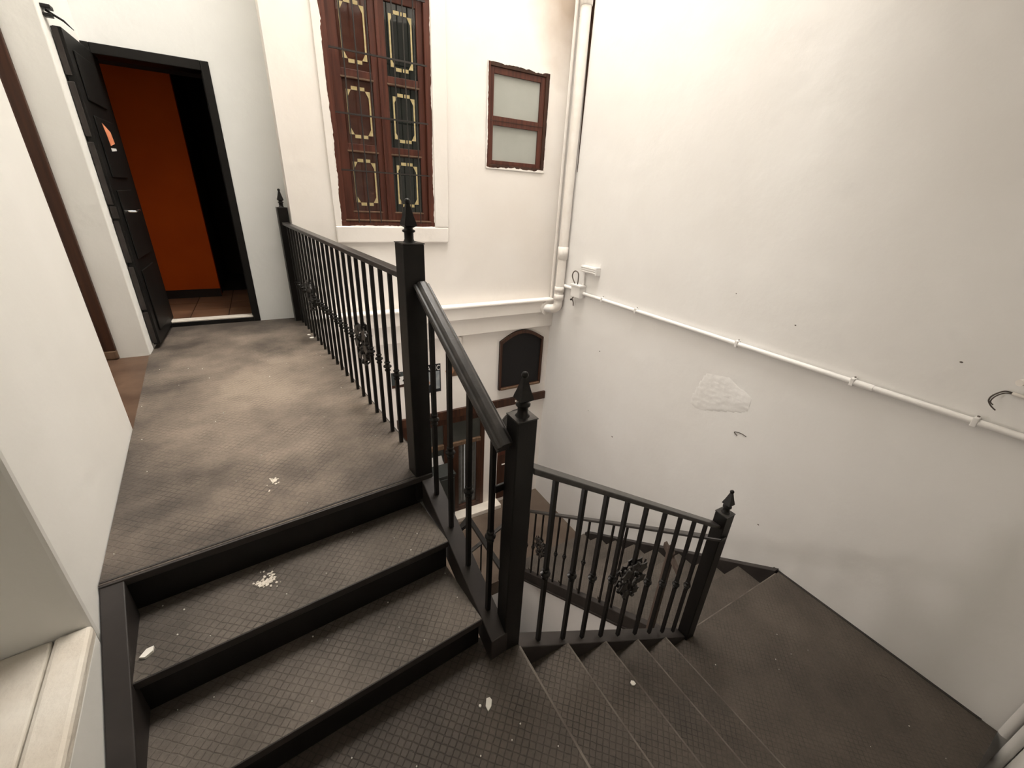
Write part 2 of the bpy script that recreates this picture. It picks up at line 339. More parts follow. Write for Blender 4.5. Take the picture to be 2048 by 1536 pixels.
# plaster repair on the right wall
pm = MB(); n = 26
for i in range(n+1):
    for j in range(n+1):
        a, b = i/n*2-1, j/n*2-1
        d = max(0, 1-math.hypot(a,b)**2*(1+.35*math.sin(3*math.atan2(b,a)+1)))
        h = (.005*min(1,d*1.5)+random.uniform(-.0022,.0022)*min(1,d*3)) if d > 0 else -.004
        pm.v.append(Vector((XR-h, 1.81+a*.26, -.21+b*.17-a*.05)))
for i in range(n):
    for j in range(n):
        k = i*(n+1)+j; pm.f.append([k,k+n+1,k+n+2,k+1]); pm.sm.append(True)
wr = bpy.data.objects['wall_right']
part(wr, 'plaster_patch', pm, M_WALL)
for y, z, r in ((1.9,.62,.004),(1.42,.50,.005),(3.3,-.32,.007),(3.35,-1.1,.005),(2.9,-1.22,.008),(.58,.53,.006),(1.2,-1.1,.006)):
    part(wr, 'pit', MB().ball((XR,y,z), r, (.3,1.3,.8)), M_CABLE)
part(wr, 'gap_shade_strip', MB().hexa([(XR-.003,4.040,1.5),(XR+.01,4.040,1.5),(XR+.01,4.046,1.5),(XR-.003,4.046,1.5),(XR-.003,4.030,3.4),(XR+.01,4.030,3.4),(XR+.01,4.085,3.4),(XR-.003,4.085,3.4)]), M_WOODD)  # dark strip painted in for the shadow gap beside the drain pipe
cr = MB().tube(curve([(XR-.001,1.62-.05,-.47),(XR-.002,1.60,-.45),(XR-.002,1.55,-.435),(XR-.001,1.50,-.44)]), .0035, 5); part(wr, 'crack', cr, M_CABLE)

# ------------------------------------------------------------------ tall window with inlaid panes
w = thing('window_1', (1.1,YW,.9), 'tall red brown double window with six inlaid panes', 'window', kind='structure')
x0,x1,z0,z1 = W1; yf = YW-.012
part(w, 'frame_jamb', MB().box(x0, x0+.05, yf, YW+.1, z0, z1), M_WOOD, bevel=.004)
part(w, 'frame_jamb', MB().box(x1-.055, x1, yf, YW+.1, z0, z1), M_WOOD, bevel=.004)
part(w, 'frame_sill', MB().box(x0, x1, yf-.004, YW+.1, z0, z0+.045), M_WOOD, bevel=.004)
part(w, 'frame_head', MB().box(x0, x1, yf, YW+.1, z1-.06, z1), M_WOOD, bevel=.004)
part(w, 'sill_bead', MB().box(x0+.04, x1-.04, yf-.012, YW+.02, z0+.045, z0+.058), M_WOODT, bevel=.003)
part(w, 'meeting_cover', MB().box(1.088, 1.118, YW+.0, YW+.05, z0+.05, z1-.06), M_WOOD, bevel=.004)
rows = [(1.03,1.505),(1.575,2.045),(2.115,2.62)]
inlay_v = {}
for li, (a0,a1,b0,b1,gm) in enumerate(((.705,1.090,.785,1.035,M_GLASSL),(1.116,1.493,1.168,1.436,M_GLASSR))):
    yc = YW+.02
    c = part(w, 'casement_stile', MB().box(a0, b0, yc, YW+.06, z0+.05, z1-.06), M_WOOD, bevel=.004)
    part(w, 'casement_stile', MB().box(b1, a1, yc, YW+.06, z0+.05, z1-.06), M_WOOD, bevel=.004)
    part(w, 'casement_rail', MB().box(b0, b1, yc, YW+.06, z0+.05, rows[0][0]), M_WOOD, bevel=.003)
    part(w, 'casement_rail', MB().box(b0, b1, yc, YW+.06, rows[2][1], z1-.06), M_WOOD, bevel=.003)
    for k in range(2): 
        part(w, 'glazing_bar', MB().box(b0, b1, yc, YW+.06, rows[k][1], rows[k+1][0]), M_WOOD, bevel=.003)
        part(w, 'glazing_bead', MB().box(b0-.01, b1+.01, yc-.006, yc+.01, rows[k][1]+.005, rows[k][1]+.018), M_WOODT, bevel=.002)
    part(w, 'glazing_bead', MB().box(b0-.01, b1+.01, yc-.006, yc+.01, rows[0][0]-.014, rows[0][0]-.002), M_WOODT, bevel=.002)
    for (r0,r1) in rows:
        pane = part(w, 'pane', MB().box(b0, b1, YW+.035, YW+.041, r0, r1), gm)
        cx = (b0+b1)/2; yy = YW+.030; hw = .098; tz, bz = r1-.045, r0+.045; s = .034
        def rect(ax,bx,az,bz_): part(pane, 'glass_inlay', MB().box(ax,bx,yy,YW+.034,az,bz_), M_INLAY)
        rect(cx-hw, cx-hw+.013, bz+.075, tz-.075); rect(cx+hw-.013, cx+hw, bz+.075, tz-.075)
        for zz in (bz, tz-.026):
            rect(cx-.055, cx-.006, zz, zz+.026); rect(cx+.006, cx+.055, zz, zz+.026)
        for sx in (-1,1):
            for zz, dz in ((bz+.026,1),(tz-.026,-1)):
                P = [(cx+sx*.058,yy,zz),(cx+sx*hw,yy,zz),(cx+sx*hw,yy,zz+dz*.05),(cx+sx*(hw-.012),yy,zz+dz*.05)]
                part(pane, 'glass_inlay', MB().prism(P, (0,.004,0)), M_INLAY)
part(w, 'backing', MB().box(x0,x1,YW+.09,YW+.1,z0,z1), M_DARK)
# ragged wall paint lapping over the frame edge
def ragged(parent, a0, a1, fn, tmax, seed, m=None):
    rnd = random.Random(seed); n_ = max(8, int((a1-a0)/.016)); base = []; edge = []; run = .3
    for k in range(n_+1):
        a = a0+(a1-a0)*k/n_; run = min(1, max(.08, run+rnd.uniform(-.38,.38)))
        base.append(fn(a, -.006)); edge.append(fn(a, tmax*run*rnd.uniform(.5,1)))
    mb = MB(); d_ = Vector((0,-.0025,0))
    for k in range(n_):
        mb.hexa([base[k],base[k+1],edge[k+1],edge[k],base[k]+d_,base[k+1]+d_,edge[k+1]+d_,edge[k]+d_])
    return part(parent, 'paint_edge', mb, M_WALLB)
ragged(w, z0, z1, lambda a,t: Vector((x0+t, yf, a)), .014, 1)
ragged(w, z0, z1, lambda a,t: Vector((x1-t, yf, a)), .012, 2)
ragged(w, x0, x1, lambda a,t: Vector((a, yf-.004, z0+t)), .010, 3)
# security grille
g = thing('window_grille', (1.1,YW-.045,.9), 'rusty black iron security bars in front of the tall window', 'window bars')
for z in (1.36,1.787,2.222,2.66): part(g, 'crossbar', MB().box(.697,1.497,YW-.052,YW-.040,z-.006,z+.006), M_STR)
for x in (.805,.905,1.006,1.213,1.302,1.392): part(g, 'bar', MB().tube([(x,YW-.046,.93),(x,YW-.046,2.72)], .0055, 8), M_STR)
# ------------------------------------------------------------------ small frosted window
w = thing('window_2', (2.47,YW,1.48), 'small red brown window with two frosted grey panes', 'window', kind='structure')
x0,x1,z0,z1 = W2; yf = YW-.008
for nm, a in (('frame_jamb',(x0,x0+.03,z0,z1)),('frame_jamb',(x1-.045,x1,z0,z1)),('frame_head',(x0+.03,x1-.045,z1-.035,z1)),('frame_sill',(x0+.03,x1-.045,z0,z0+.035))):
    part(w, nm, MB().box(a[0],a[1],yf,YW+.08,a[2],a[3]), M_WOODD if nm!='frame_jamb' or a[0]>2.5 else M_WOOD, bevel=.004)
for nm, a in (('sash_stile',(2.148,2.19,1.517,2.343)),('sash_stile',(2.725,2.779,1.517,2.343)),('sash_rail',(2.19,2.725,1.517,1.555)),('sash_rail',(2.19,2.725,1.865,1.945)),('sash_rail',(2.19,2.725,2.29,2.343))):
    part(w, nm, MB().box(a[0],a[1],YW+.004,YW+.05,a[2],a[3]), M_WOOD, bevel=.003)
part(w, 'sash_groove', MB().box(2.15,2.779,YW+.001,YW+.006,1.902,1.908), M_WOODD)
for a in ((1.555,1.865),(1.945,2.29)): part(w, 'pane', MB().box(2.19,2.725,YW+.022,YW+.028,a[0],a[1]), M_FROST)
ragged(w, z0, z1, lambda a,t: Vector((x0+t, yf, a)), .010, 4)
ragged(w, z0, z1, lambda a,t: Vector((x1-t, yf, a)), .008, 5)
ragged(w, x0, x1, lambda a,t: Vector((a, yf, z0+t)), .022, 6)
ragged(w, x0, x1, lambda a,t: Vector((a, yf, z1-t)), .020, 7)

# ------------------------------------------------------------------ black doorway on the landing
d = thing('door_1', (-.5,YD,0), 'black wooden door standing open on the landing', 'door', kind='structure')
for a in ((-.886,-.83,0,2.05),(-.197,-.141,0,2.05),(-.83,-.197,1.985,2.05)):
    part(d, 'door_frame', MB().box(a[0],a[1],YD-.012,YD+.16,a[2],a[3]), M_BLACKW, bevel=.004)
part(d, 'frame_bead', MB().box(-.205,-.197,YD+.04,YD+.10,0,1.985), M_BLACKW)
leaf = part(d, 'door_leaf', MB().box(-.862,-.822,3.985,YD-.02,.035,1.99), M_BLACKW, bevel=.003)
for a in ((.12,.58),(.66,1.12),(1.2,1.56),(1.64,1.9)):
    part(leaf, 'raised_panel', MB().box(-.822,-.812,4.08,4.5,a[0],a[1]), M_BLACKW, bevel=.006)
for a in ((.05,.29),(.31,.62),(.65,.93),(1.03,1.40),(1.43,1.72),(1.75,1.985)):
    part(leaf, 'lit_edge_strip', MB().box(-.868,-.838,3.978,3.99,a[0],a[1]), M_EDGE, bevel=.003)  # lighter colour stands in for light falling on the leaf's free edge
hd = part(leaf, 'door_handle', MB().tube([(-.82,4.20,.98),(-.775,4.20,.98),(-.77,4.21,.98),(-.77,4.33,.985)], .008, 10), M_CHROME, 'chrome lever handle')
part(hd, 'rosette', MB().tube([(-.823,4.20,.98),(-.814,4.20,.98)], .026, 16), M_CHROME)
part(hd, 'latch_plate', MB().box(-.862,-.828,3.974,3.982,.945,1.02), M_EDGE, bevel=.002)
part(leaf, 'sticker', MB().prism([(-.8115,4.20,1.53),(-.8115,4.36,1.49),(-.8115,4.39,1.42),(-.8115,4.26,1.40),(-.8115,4.24,1.46)], (.002,0,0)), M_STICK, 'torn orange sticker')
part(leaf, 'sticker_strip', MB().prism([(-.8115,4.25,1.385),(-.8115,4.385,1.39),(-.8115,4.385,1.375),(-.8115,4.25,1.365)], (.002,0,0)), M_PAPER)
# step into the room
part(d, 'threshold_step', MB().box(-.86,-.165,YD-.005,YD+.16,-.02,.036), M_BLACKW, bevel=.004)
part(d, 'threshold_edge', MB().box(-.84,-.197,YD+.0,YD+.10,.036,.05), M_STONE, bevel=.004)
# hook above the door
hk = thing('wall_hook', (-.86,3.97,2.03), 'small dark iron hook on the pier above the open door', 'hook')
part(hk, 'bracket', MB().box(-.873,-.83,3.93,3.985,2.055,2.075), M_IRON, bevel=.003)
part(hk, 'bracket', MB().box(-.873,-.835,3.93,3.975,2.018,2.034), M_IRON, bevel=.003)
part(hk, 'pin', MB().tube([(-.86,3.95,2.05),(-.80,3.98,2.018),(-.77,4.0,1.985)], [.007,.006,.002], 6), M_IRON)
# orange room behind
struct('wall_room', MB().box(-1.7,-.497,5.6,5.7,.05,2.6), M_ORANGE, 'orange painted wall of the dark room behind the black door')
rm = MB(); rm.box(-1.8,-1.7,4.76,7.2,0,2.6); rm.box(-.497,.9,7.1,7.2,0,2.6); rm.box(.9,1.0,4.76,7.2,0,2.6); rm.box(-1.8,1.0,4.76,7.2,2.6,2.7); rm.box(-.5,-.497,5.7,7.1,0,2.6); rm.box(-1.7,.9,4.76,5.4,2.06,2.6)  # last box: unseen lintel added to darken the top of the orange wall
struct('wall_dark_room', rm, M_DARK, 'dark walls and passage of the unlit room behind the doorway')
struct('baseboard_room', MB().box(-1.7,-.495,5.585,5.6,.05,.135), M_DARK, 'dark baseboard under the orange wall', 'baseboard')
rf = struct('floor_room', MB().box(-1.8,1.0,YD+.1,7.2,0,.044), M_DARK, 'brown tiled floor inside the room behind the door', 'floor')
tm = MB().box(-.146,.146,-.146,.146,0,.006).mesh('tile', M_TILE)
for i in range(-5,4):
    for j in range(4): inst(rf, 'tile', tm, (i*.3+.05, YD+.25+j*.3, .044))

# recess with the brown door behind the left wall
struct('floor_recess', MB().box(-1.95,-.45,2.3,3.9,-.25,-.006), M_TILE2, 'red brown floor strip between the landing and the brown door', 'floor')
d = thing('door_2', (-1.3,3.86,0), 'brown wooden door frame beside the pier at far left', 'door', kind='structure')
part(d, 'frame_post', MB().box(-1.115,-1.05,3.835,3.93,.06,3.0), M_WOODD, bevel=.006)
part(d, 'frame_bead', MB().box(-1.135,-1.112,3.85,3.93,.06,3.0), M_WOOD, bevel=.004)
part(d, 'worn_foot', MB().box(-1.14,-1.05,3.832,3.93,-.005,.062), M_WOODT, bevel=.01)
part(d, 'door_leaf', MB().box(-1.85,-1.135,3.875,3.93,0,3.0), M_WOODD)
struct('wall_recess', MB().box(-2.0,-1.9,2.2,4.0,-.3,ZT), M_WALLL, 'white end wall of the recess at far left')

# ------------------------------------------------------------------ ground floor: doors and things on the back wall
d = thing('door_3', (1.6,YW,ZG+.06), 'brown ground floor door with grey glass and transom', 'door', kind='structure')
yf = YW-.005
for nm, a in (('door_frame',(1.08,1.16,-2.89,-1.345)),('door_frame',(2.125,2.18,-2.89,-1.345)),('frame_head',(1.16,2.125,-1.44,-1.345)),('mullion',(1.60,1.71,-2.89,-1.44)),('transom_bar',(1.16,1.60,-1.80,-1.735)),('transom_bar',(1.71,2.125,-1.80,-1.745)),
                      ('stile',(1.71,1.80,-2.82,-1.80)),('stile',(2.06,2.125,-2.82,-1.80)),('rail',(1.71,2.125,-2.89,-2.80)),('rail',(1.16,1.60,-2.89,-2.80))):
    part(d, nm, MB().box(a[0],a[1],yf,YW+.08,a[2],a[3]), M_WOODT if nm=='transom_bar' else M_WOODD, bevel=.005)
for a in ((1.16,1.60,-1.735,-1.44),(1.71,2.125,-1.745,-1.44)): part(d, 'transom_pane', MB().box(a[0],a[1],YW+.03,YW+.036,a[2],a[3]), M_GREENP)
part(d, 'door_pane', MB().box(1.16,1.60,YW+.03,YW+.036,-2.80,-1.80), M_GREENP)
for k in range(5): part(d, 'glass_strip', MB().box(1.80+k*.052,1.846+k*.052,YW+.025+.006*(k%2),YW+.04,-2.80,-1.80), M_CURT)
d = thing('door_4', (2.66,YW,ZG+.06), 'dark red brown arched door right of the ground floor door', 'door', kind='structure')
part(d, 'door_panel', MB().box(2.39,2.94,YW-.01,YW+.06,-2.89,-1.80), M_WOODD, bevel=.004)
arc = [(2.66+.30*math.cos(t), YW-.03, -1.80+.36*math.sin(t)) for t in [math.pi*k/18 for k in range(19)]]
part(d, 'arched_head', MB().prism(arc, (0,.04,0)), M_GREENP)
part(d, 'arch_rim', MB().tube([(p[0],YW-.03,p[2]) for p in arc], .012, 6), M_STR)
part(d, 'door_rail', MB().box(2.40,2.93,YW-.022,YW-.008,-2.12,-2.04), M_WOOD, bevel=.003)
part(d, 'letter_slot', MB().box(2.46,2.56,YW-.02,YW-.008,-2.30,-2.285), M_PVC)
ck = thing('cabinet', (1.35,4.1,ZG), 'dark green cabinet standing before the ground floor door', 'cabinet')
part(ck, 'body', MB().box(1.0,1.63,4.02,4.26,ZG,-2.02), M_CAB, bevel=.006)
part(ck, 'top_board', MB().box(.99,1.645,4.01,4.265,-2.02,-1.995), M_CAB, bevel=.004)
part(ck, 'door', MB().box(1.32,1.62,4.008,4.02,ZG+.06,-2.05), M_CAB, bevel=.004)
pp = [(1.40,YW+.022,-1.90),(1.57,YW+.022,-1.90),(1.585,YW+.022,-1.99),(1.62,YW+.022,-2.06),(1.60,YW+.022,-2.13),(1.40,YW+.022,-2.13)]
solo('paper_sheet', MB().prism(pp, (0,.003,0)), M_PAPER, 'white paper sheet taped to the ground floor door glass', 'paper')
cb = thing('chalkboard', (2.67,YW-.02,-1.09), 'black arched chalkboard in a brown frame on the lower back wall', 'chalkboard')
xa,xb = 2.352,2.99
top = [(xa+(xb-xa)*k/16, YW-.02, -.425+.125*math.sin(math.pi*k/16)) for k in range(17)]
outer = [(xb,YW-.02,-1.085),(xa,YW-.02,-1.085)]+top
part(cb, 'board', MB().prism(outer, (0,.018,0)), M_CHALK)
fp = [Vector(p) for p in outer]; cc = Vector((2.67,YW-.02,-.75)); fm = MB()
for k in range(len(fp)):
    a, b = fp[k], fp[(k+1)%len(fp)]
    ia = cc+(a-cc)*.91; ib = cc+(b-cc)*.91; dn = Vector((0,-.022,0))
    fm.hexa([a,b,ib,ia,a+dn,b+dn,ib+dn,ia+dn])
part(cb, 'frame', fm, M_WOODD)
part(cb, 'chalk_ledge', MB().box(xa+.02,xb-.02,YW-.06,YW-.02,-1.085,-1.055), M_WOODT, bevel=.005)
solo('cable_clip', MB().box(1.807,1.835,YW-.03,YW-.0,-.42,-.30), M_PVC, 'small white clip on the wall left of the chalkboard', 'clip', bevel=.004)
p1 = thing('poster', (1.12,YW-.005,-.82), 'small dark teal poster with a pale figure, leftmost on the lower wall', 'poster')
part(p1, 'sheet', MB().box(.995,1.27,YW-.006,YW-.001,-.82,-.632), M_POST1)
part(p1, 'pale_figure', MB().prism([(1.07,YW-.0075,-.79),(1.16,YW-.0075,-.78),(1.19,YW-.0075,-.72),(1.16,YW-.0075,-.685),(1.08,YW-.0075,-.69)], (0,.0015,0)), M_PAPER)
part(p1, 'dark_spot', MB().prism([(1.115,YW-.0085,-.745),(1.135,YW-.0085,-.755),(1.15,YW-.0085,-.735),(1.13,YW-.0085,-.72)], (0,.001,0)), M_POSTK)
part(p1, 'brown_band', MB().box(.995,1.27,YW-.0072,YW-.006,-.82,-.785), M_WOODD)
p2 = thing('poster', (1.42,YW-.005,-.95), 'blue grey poster with white capital letters on a black band', 'poster')
part(p2, 'sheet', MB().box(1.305,1.574,YW-.006,YW-.001,-.955,-.598), M_POSTK)
part(p2, 'picture', MB().box(1.315,1.560,YW-.0075,YW-.006,-.915,-.688), M_POST2)
part(p2, 'dark_shape', MB().prism([(1.33,YW-.009,-.915),(1.47,YW-.009,-.915),(1.47,YW-.009,-.83),(1.41,YW-.009,-.87)], (0,.0015,0)), M_POSTK)
part(p2, 'pink_patch', MB().prism([(1.36,YW-.009,-.87),(1.41,YW-.009,-.865),(1.45,YW-.009,-.825),(1.41,YW-.009,-.785)], (0,.0015,0)), M_POSTO)
cu = bpy.data.curves.new('letters','FONT'); cu.body = 'TITANIC'; cu.size = .088; cu.align_x = 'CENTER'; cu.extrude = .0006
to = bpy.data.objects.new('letters_tmp', cu); col.objects.link(to)
dg = bpy.context.evaluated_depsgraph_get(); me = bpy.data.meshes.new_from_object(to.evaluated_get(dg)); bpy.data.objects.remove(to)
me.materials.clear(); me.materials.append(M_PAPER)
t = bpy.data.objects.new('lettering', me); col.objects.link(t); t.parent = p2; t.location = Vector((1.438,YW-.008,-.674))-ORG[p2.name]; t.rotation_euler = (math.pi/2,0,0); t.scale = (.77,1,1)
p3 = thing('poster', (1.70,YW-.005,-.80), 'small orange and grey poster right of the lettered one', 'poster')
part(p3, 'sheet', MB().box(1.645,1.80,YW-.006,YW-.001,-.79,-.62), M_WOODT)
part(p3, 'orange_figure', MB().prism([(1.66+.055*math.cos(a)+.03,YW-.0075,-.71+.055*math.sin(a)) for a in [k*math.pi/5 for k in range(10)]], (0,.0015,0)), M_POSTO)

# ------------------------------------------------------------------ drain pipe, junction box, conduits
PX, PY = 3.032, 4.075
p = thing('drain_pipe', (PX,PY,0), 'cream painted drain pipe in the corner, bending into the wall', 'pipe')
part(p, 'pipe', MB().tube([(PX,PY,.04),(PX,PY,ZT)], .052, 20), M_PVC)
for z0_, z1_ in ((.58,.72),(.10,.17),(.2,.26),(2.9,3.0)): part(p, 'coupling', MB().lathe([(.053,z0_),(.060,z0_+.004),(.060,z1_-.004),(.053,z1_)], (PX,PY,0), 20), M_PVC)
e = Vector((2.955,4.225,-.03)); s0 = Vector((PX,PY,.06)); mid = Vector((PX,PY,-.015))
pts = [(1-t)**2*s0+2*t*(1-t)*mid+t*t*(mid.lerp(e,.45)) for t in [k/8 for k in range(9)]]
part(p, 'elbow', MB().tube(pts, .055, 18), M_PVC)
part(p, 'stub', MB().tube([mid.lerp(e,.40), e], .050, 18), M_PVCW)
part(p, 'wall_collar', MB().tube([e+Vector((.004,-.018,0)), e+Vector((0,.01,0))], .085, 20), M_PVC)
p = thing('thin_pipe', (3.06,4.25,0), 'thin painted tube running down the corner behind the drain pipe', 'pipe')
part(p, 'tube', MB().tube([(3.055,4.262,.09),(3.055,4.262,ZT)], .018, 10), M_PVC)
jb = thing('junction_box', (XR,3.77,.27), 'cream electrical junction box with loose wires on the right wall', 'junction box')
part(jb, 'box', MB().box(XR-.085,XR,3.67,3.83,.20,.33), M_PVCW, bevel=.006)
part(jb, 'lid', MB().box(XR-.095,XR-.002,3.662,3.838,.325,.345), M_PVCW, bevel=.004)
part(jb, 'wire_loop', MB().tube(curve([(XR-.05,3.80,.33),(XR-.06,3.86,.42),(XR-.05,3.84,.48),(XR-.045,3.78,.47),(XR-.05,3.76,.40),(XR-.05,3.765,.33)]), .007, 8), M_CABLE)
part(jb, 'riser_tube', MB().tube([(XR-.03,3.69,.34),(XR-.03,3.69,.50)], .014, 10), M_PVCW)
part(jb, 'wire_end', MB().tube(curve([(XR-.05,3.80,.20),(XR-.06,3.82,.17),(XR-.055,3.80,.13),(XR-.05,3.80,.09)]), .006, 6), M_CABLE)
part(jb, 'wire_cap', MB().ball((XR-.06,3.84,.155), .012), M_IRON)
er = thing('cable_trunking', (XR,3.6,.53), 'short ribbed cream trunking block above the junction box', 'trunking')
part(er, 'body', MB().box(XR-.05,XR,3.47,3.735,.495,.565), M_PVCW, bevel=.004)
for k in range(3): part(er, 'rib', MB().box(XR-.056,XR-.05,3.47,3.735,.503+k*.021,.513+k*.021), M_PVCW, bevel=.002)
part(er, 'end_cap', MB().box(XR-.06,XR,3.46,3.485,.488,.572), M_PVCW, bevel=.004)
cd = thing('wall_conduit', (XR,1.7,.255), 'long white conduit running along the right wall', 'conduit')
part(cd, 'tube', MB().tube([(XR-.022,3.67,.255),(XR-.022,-.33,.258)], .0185, 14), M_PVCW)
part(cd, 'stub_tube', MB().tube([(XR-.022,3.83,.268),(XR-.022,4.05,.275)], .0185, 14), M_PVCW)
for y in (2.85,1.77,.98,.42,3.35): 
    k = part(cd, 'clip', MB().box(XR-.044,XR,y-.012,y+.012,.232,.284), M_PVCW, bevel=.004)
    part(k, 'screw', MB().tube([(XR-.012,y,.29),(XR-.012,y,.278)], .006, 6), M_CABLE)
part(cd, 'coupling', MB().tube([(XR-.022,.97,.256),(XR-.022,.87,.256)], .0215, 14), M_PVCW)
wi = thing('loose_cable', (XR,.36,.42), 'loose dark twin cable curling out of the right wall', 'cable')
part(wi, 'wire', MB().tube(curve([(XR,.36,.447),(XR-.03,.385,.45),(XR-.04,.41,.42),(XR-.04,.415,.39),(XR-.035,.40,.365),(XR-.02,.38,.345)]), .0035, 6), M_CABLE)
part(wi, 'wire', MB().tube(curve([(XR,.352,.442),(XR-.025,.38,.441),(XR-.032,.402,.415),(XR-.035,.408,.385),(XR-.03,.395,.37)]), .003, 6), M_CABLE)
part(wi, 'sleeve', MB().tube([(XR-.005,.25,.437),(XR-.012,.36,.446)], .009, 8), M_PVC)
solo('wall_stub', MB().tube([(XR,.34,.512),(XR-.05,.352,.512)], .016, 10), M_PVC, 'short white pipe stub above the loose cable', 'pipe')
cp = thing('corner_pipe', (3.06,-.28,-1.36), 'white pipe rising in the near right corner of the lower landing', 'pipe')
part(cp, 'tube', MB().tube([(3.07,-.285,-1.33),(3.07,-.285,.2)], .024, 12), M_PVCW)
cp = thing('corner_pipe', (3.0,-.33,-1.6), 'second white pipe passing through the gap at the landing corner', 'pipe')
part(cp, 'tube', MB().tube([(3.02,-.325,-1.62),(3.02,-.325,.2)], .023, 12), M_PVCW)
part(cp, 'bracket', MB().box(3.0,3.1,-.35,-.30,-1.10,-1.08), M_PVCW)

# ------------------------------------------------------------------ steel landing and flights
R_ = .17
la = thing('steel_landing', Lp(.08,3,0), 'worn brown steel plate landing leading to the black door', 'landing')
deck = [Lp(-.494,1.505,-.012), Lp(.668,1.505,-.012)]
yfar = YD-.003
def atY(u, y): return U*u+V*((y-U.y*u)/V.y)
deckp = [Lp(-.494,1.505,0), Lp(.668,1.505,0), atY(.668,yfar), atY(-.494,yfar)]
deckp = [Vector((v.x,v.y,-.012)) for v in deckp]
# deck plate stops at the pier on the left
pierc = Vector((-.873,3.86,-.012))
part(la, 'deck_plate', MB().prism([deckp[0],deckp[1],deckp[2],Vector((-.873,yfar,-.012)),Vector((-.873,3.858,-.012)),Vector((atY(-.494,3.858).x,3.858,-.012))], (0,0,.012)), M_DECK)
part(la, 'nosing', MB().box(-.494,.668,1.497,1.512,-.03,-.001,Lp), M_STR, bevel=.003)
part(la, 'seam_plate', MB().box(-.494,.668,1.513,1.521,-.003,.002,Lp), M_STR)
part(la, 'edge_beam', MB().box(.655,.680,1.52,4.30,-.16,-.013,Lp), M_IRON)
part(la, 'edge_beam', MB().box(-.485,.655,1.53,1.56,-.175,-.013,Lp), M_IRON)
for k in range(4): part(la, 'joist', MB().box(-.485,.655,2.1+.6*k,2.14+.6*k,-.15,-.013,Lp), M_IRON)

# upper flight: two treads, three risers, in the landing's frame
uf = thing('stair_flight', Lp(.08,1.2,-.51), 'upper flight of two black steel steps below the landing', 'stairs')
n1, n2 = 1.232, .945
part(uf, 'riser', MB().box(-.47,.612,1.527,1.535,-.17,-.03,Lp), M_IRON)
for k,(nz,bk) in enumerate(((n1,1.53),(n2,1.26))):
    z = -R_*(k+1)
    part(uf, 'tread', MB().box(-.47,.612,nz,bk,z-.008,z,Lp), M_STEP)
    part(uf, 'nosing', MB().box(-.44,.612,nz-.004,nz+.012,z-.032,z-.001,Lp), M_STR, bevel=.003)
    part(uf, 'riser', MB().box(-.47,.612,nz+.022,nz+.030,z-R_,z-.008,Lp), M_IRON)
def slope(u0,u1,l0,z0,l1,z1,dep,plumb=True):
    return [Lp(u0,l0,z0-dep),Lp(u1,l0,z0-dep),Lp(u1,l1,z1-dep),Lp(u0,l1,z1-dep),Lp(u0,l0,z0),Lp(u1,l0,z0),Lp(u1,l1,z1),Lp(u0,l1,z1)]
part(uf, 'stringer', MB().hexa(slope(-.494,-.432,.88,-.352,1.503,-.004,.36)), M_STR, bevel=.004)
part(uf, 'stringer', MB().hexa(slope(.615,.695,.872,-.398,1.50,-.022,.13)), M_STR, bevel=.004)
part(uf, 'stringer_foot', MB().box(.625,.685,.875,.93,-.51,-.45,Lp), M_IRON)

# quarter landing where the viewer stands
ml = thing('steel_landing', (.1,.3,-.51), 'dark quarter landing plate at the foot of the upper steps', 'landing')
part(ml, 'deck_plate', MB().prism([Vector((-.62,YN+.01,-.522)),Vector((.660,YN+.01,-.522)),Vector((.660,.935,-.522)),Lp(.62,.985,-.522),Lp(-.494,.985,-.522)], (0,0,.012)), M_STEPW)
part(ml, 'nosing', MB().box(.652,.664,YN+.01,.927,-.54,-.5095), M_NOSE, bevel=.003)

def flight_x():
    f = thing('stair_flight', (1.2,.3,-1.36), 'middle flight of grey brown steps descending to the right', 'stairs')
    xs = [.655,.932,1.197,1.465,1.740]
    for k in range(5):
        z = -.51-R_*k
        part(f, 'riser', MB().box(xs[k]-.028,xs[k]-.020,YN+.01,.925,z-R_,z-.012), M_IRON)
        if k < 4:
            zz = z-R_
            part(f, 'tread', MB().box(xs[k]-.02,xs[k+1],YN+.01,.925,zz-.008,zz), M_STEPW)
            part(f, 'nosing', MB().box(xs[k+1]-.006,xs[k+1]+.003,YN+.01,.925,zz-.03,zz+.0005), M_NOSE, bevel=.002)
    sl = .63; P = lambda X,Y,dz: Vector((X, Y, -.515-sl*(X-.655)+dz))
    part(f, 'stringer', MB().hexa([P(.66,.925,-.14),P(1.965,.925,-.14),P(1.965,1.0,-.14),P(.66,1.0,-.14),P(.66,.925,0),P(1.965,.925,0),P(1.965,1.0,0),P(.66,1.0,0)]), M_STR, bevel=.004)
    part(f, 'stringer', MB().hexa([P(.66,YN+.002,-.2),P(1.74,YN+.002,-.2),P(1.74,YN+.01,-.2),P(.66,YN+.01,-.2),P(.66,YN+.002,0),P(1.74,YN+.002,0),P(1.74,YN+.01,0),P(.66,YN+.01,0)]), M_STR)
flight_x()
ZL = -1.36
ll = thing('steel_landing', (2.4,.3,ZL), 'grey brown lower corner landing along the right wall', 'landing')
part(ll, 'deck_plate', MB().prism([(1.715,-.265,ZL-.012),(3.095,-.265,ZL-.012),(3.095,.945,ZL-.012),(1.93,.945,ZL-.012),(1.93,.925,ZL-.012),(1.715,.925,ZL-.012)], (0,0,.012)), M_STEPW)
part(ll, 'nosing', MB().box(2.035,3.05,.944,.952,ZL-.03,ZL+.0005), M_NOSE, bevel=.002)
part(ll, 'edge_beam', MB().box(1.75,3.09,-.265,-.24,ZL-.14,ZL-.013), M_IRON)
part(ll, 'wall_skirt', MB().box(3.082,3.099,-.2,.99,ZL-.1,ZL+.003), M_STR)
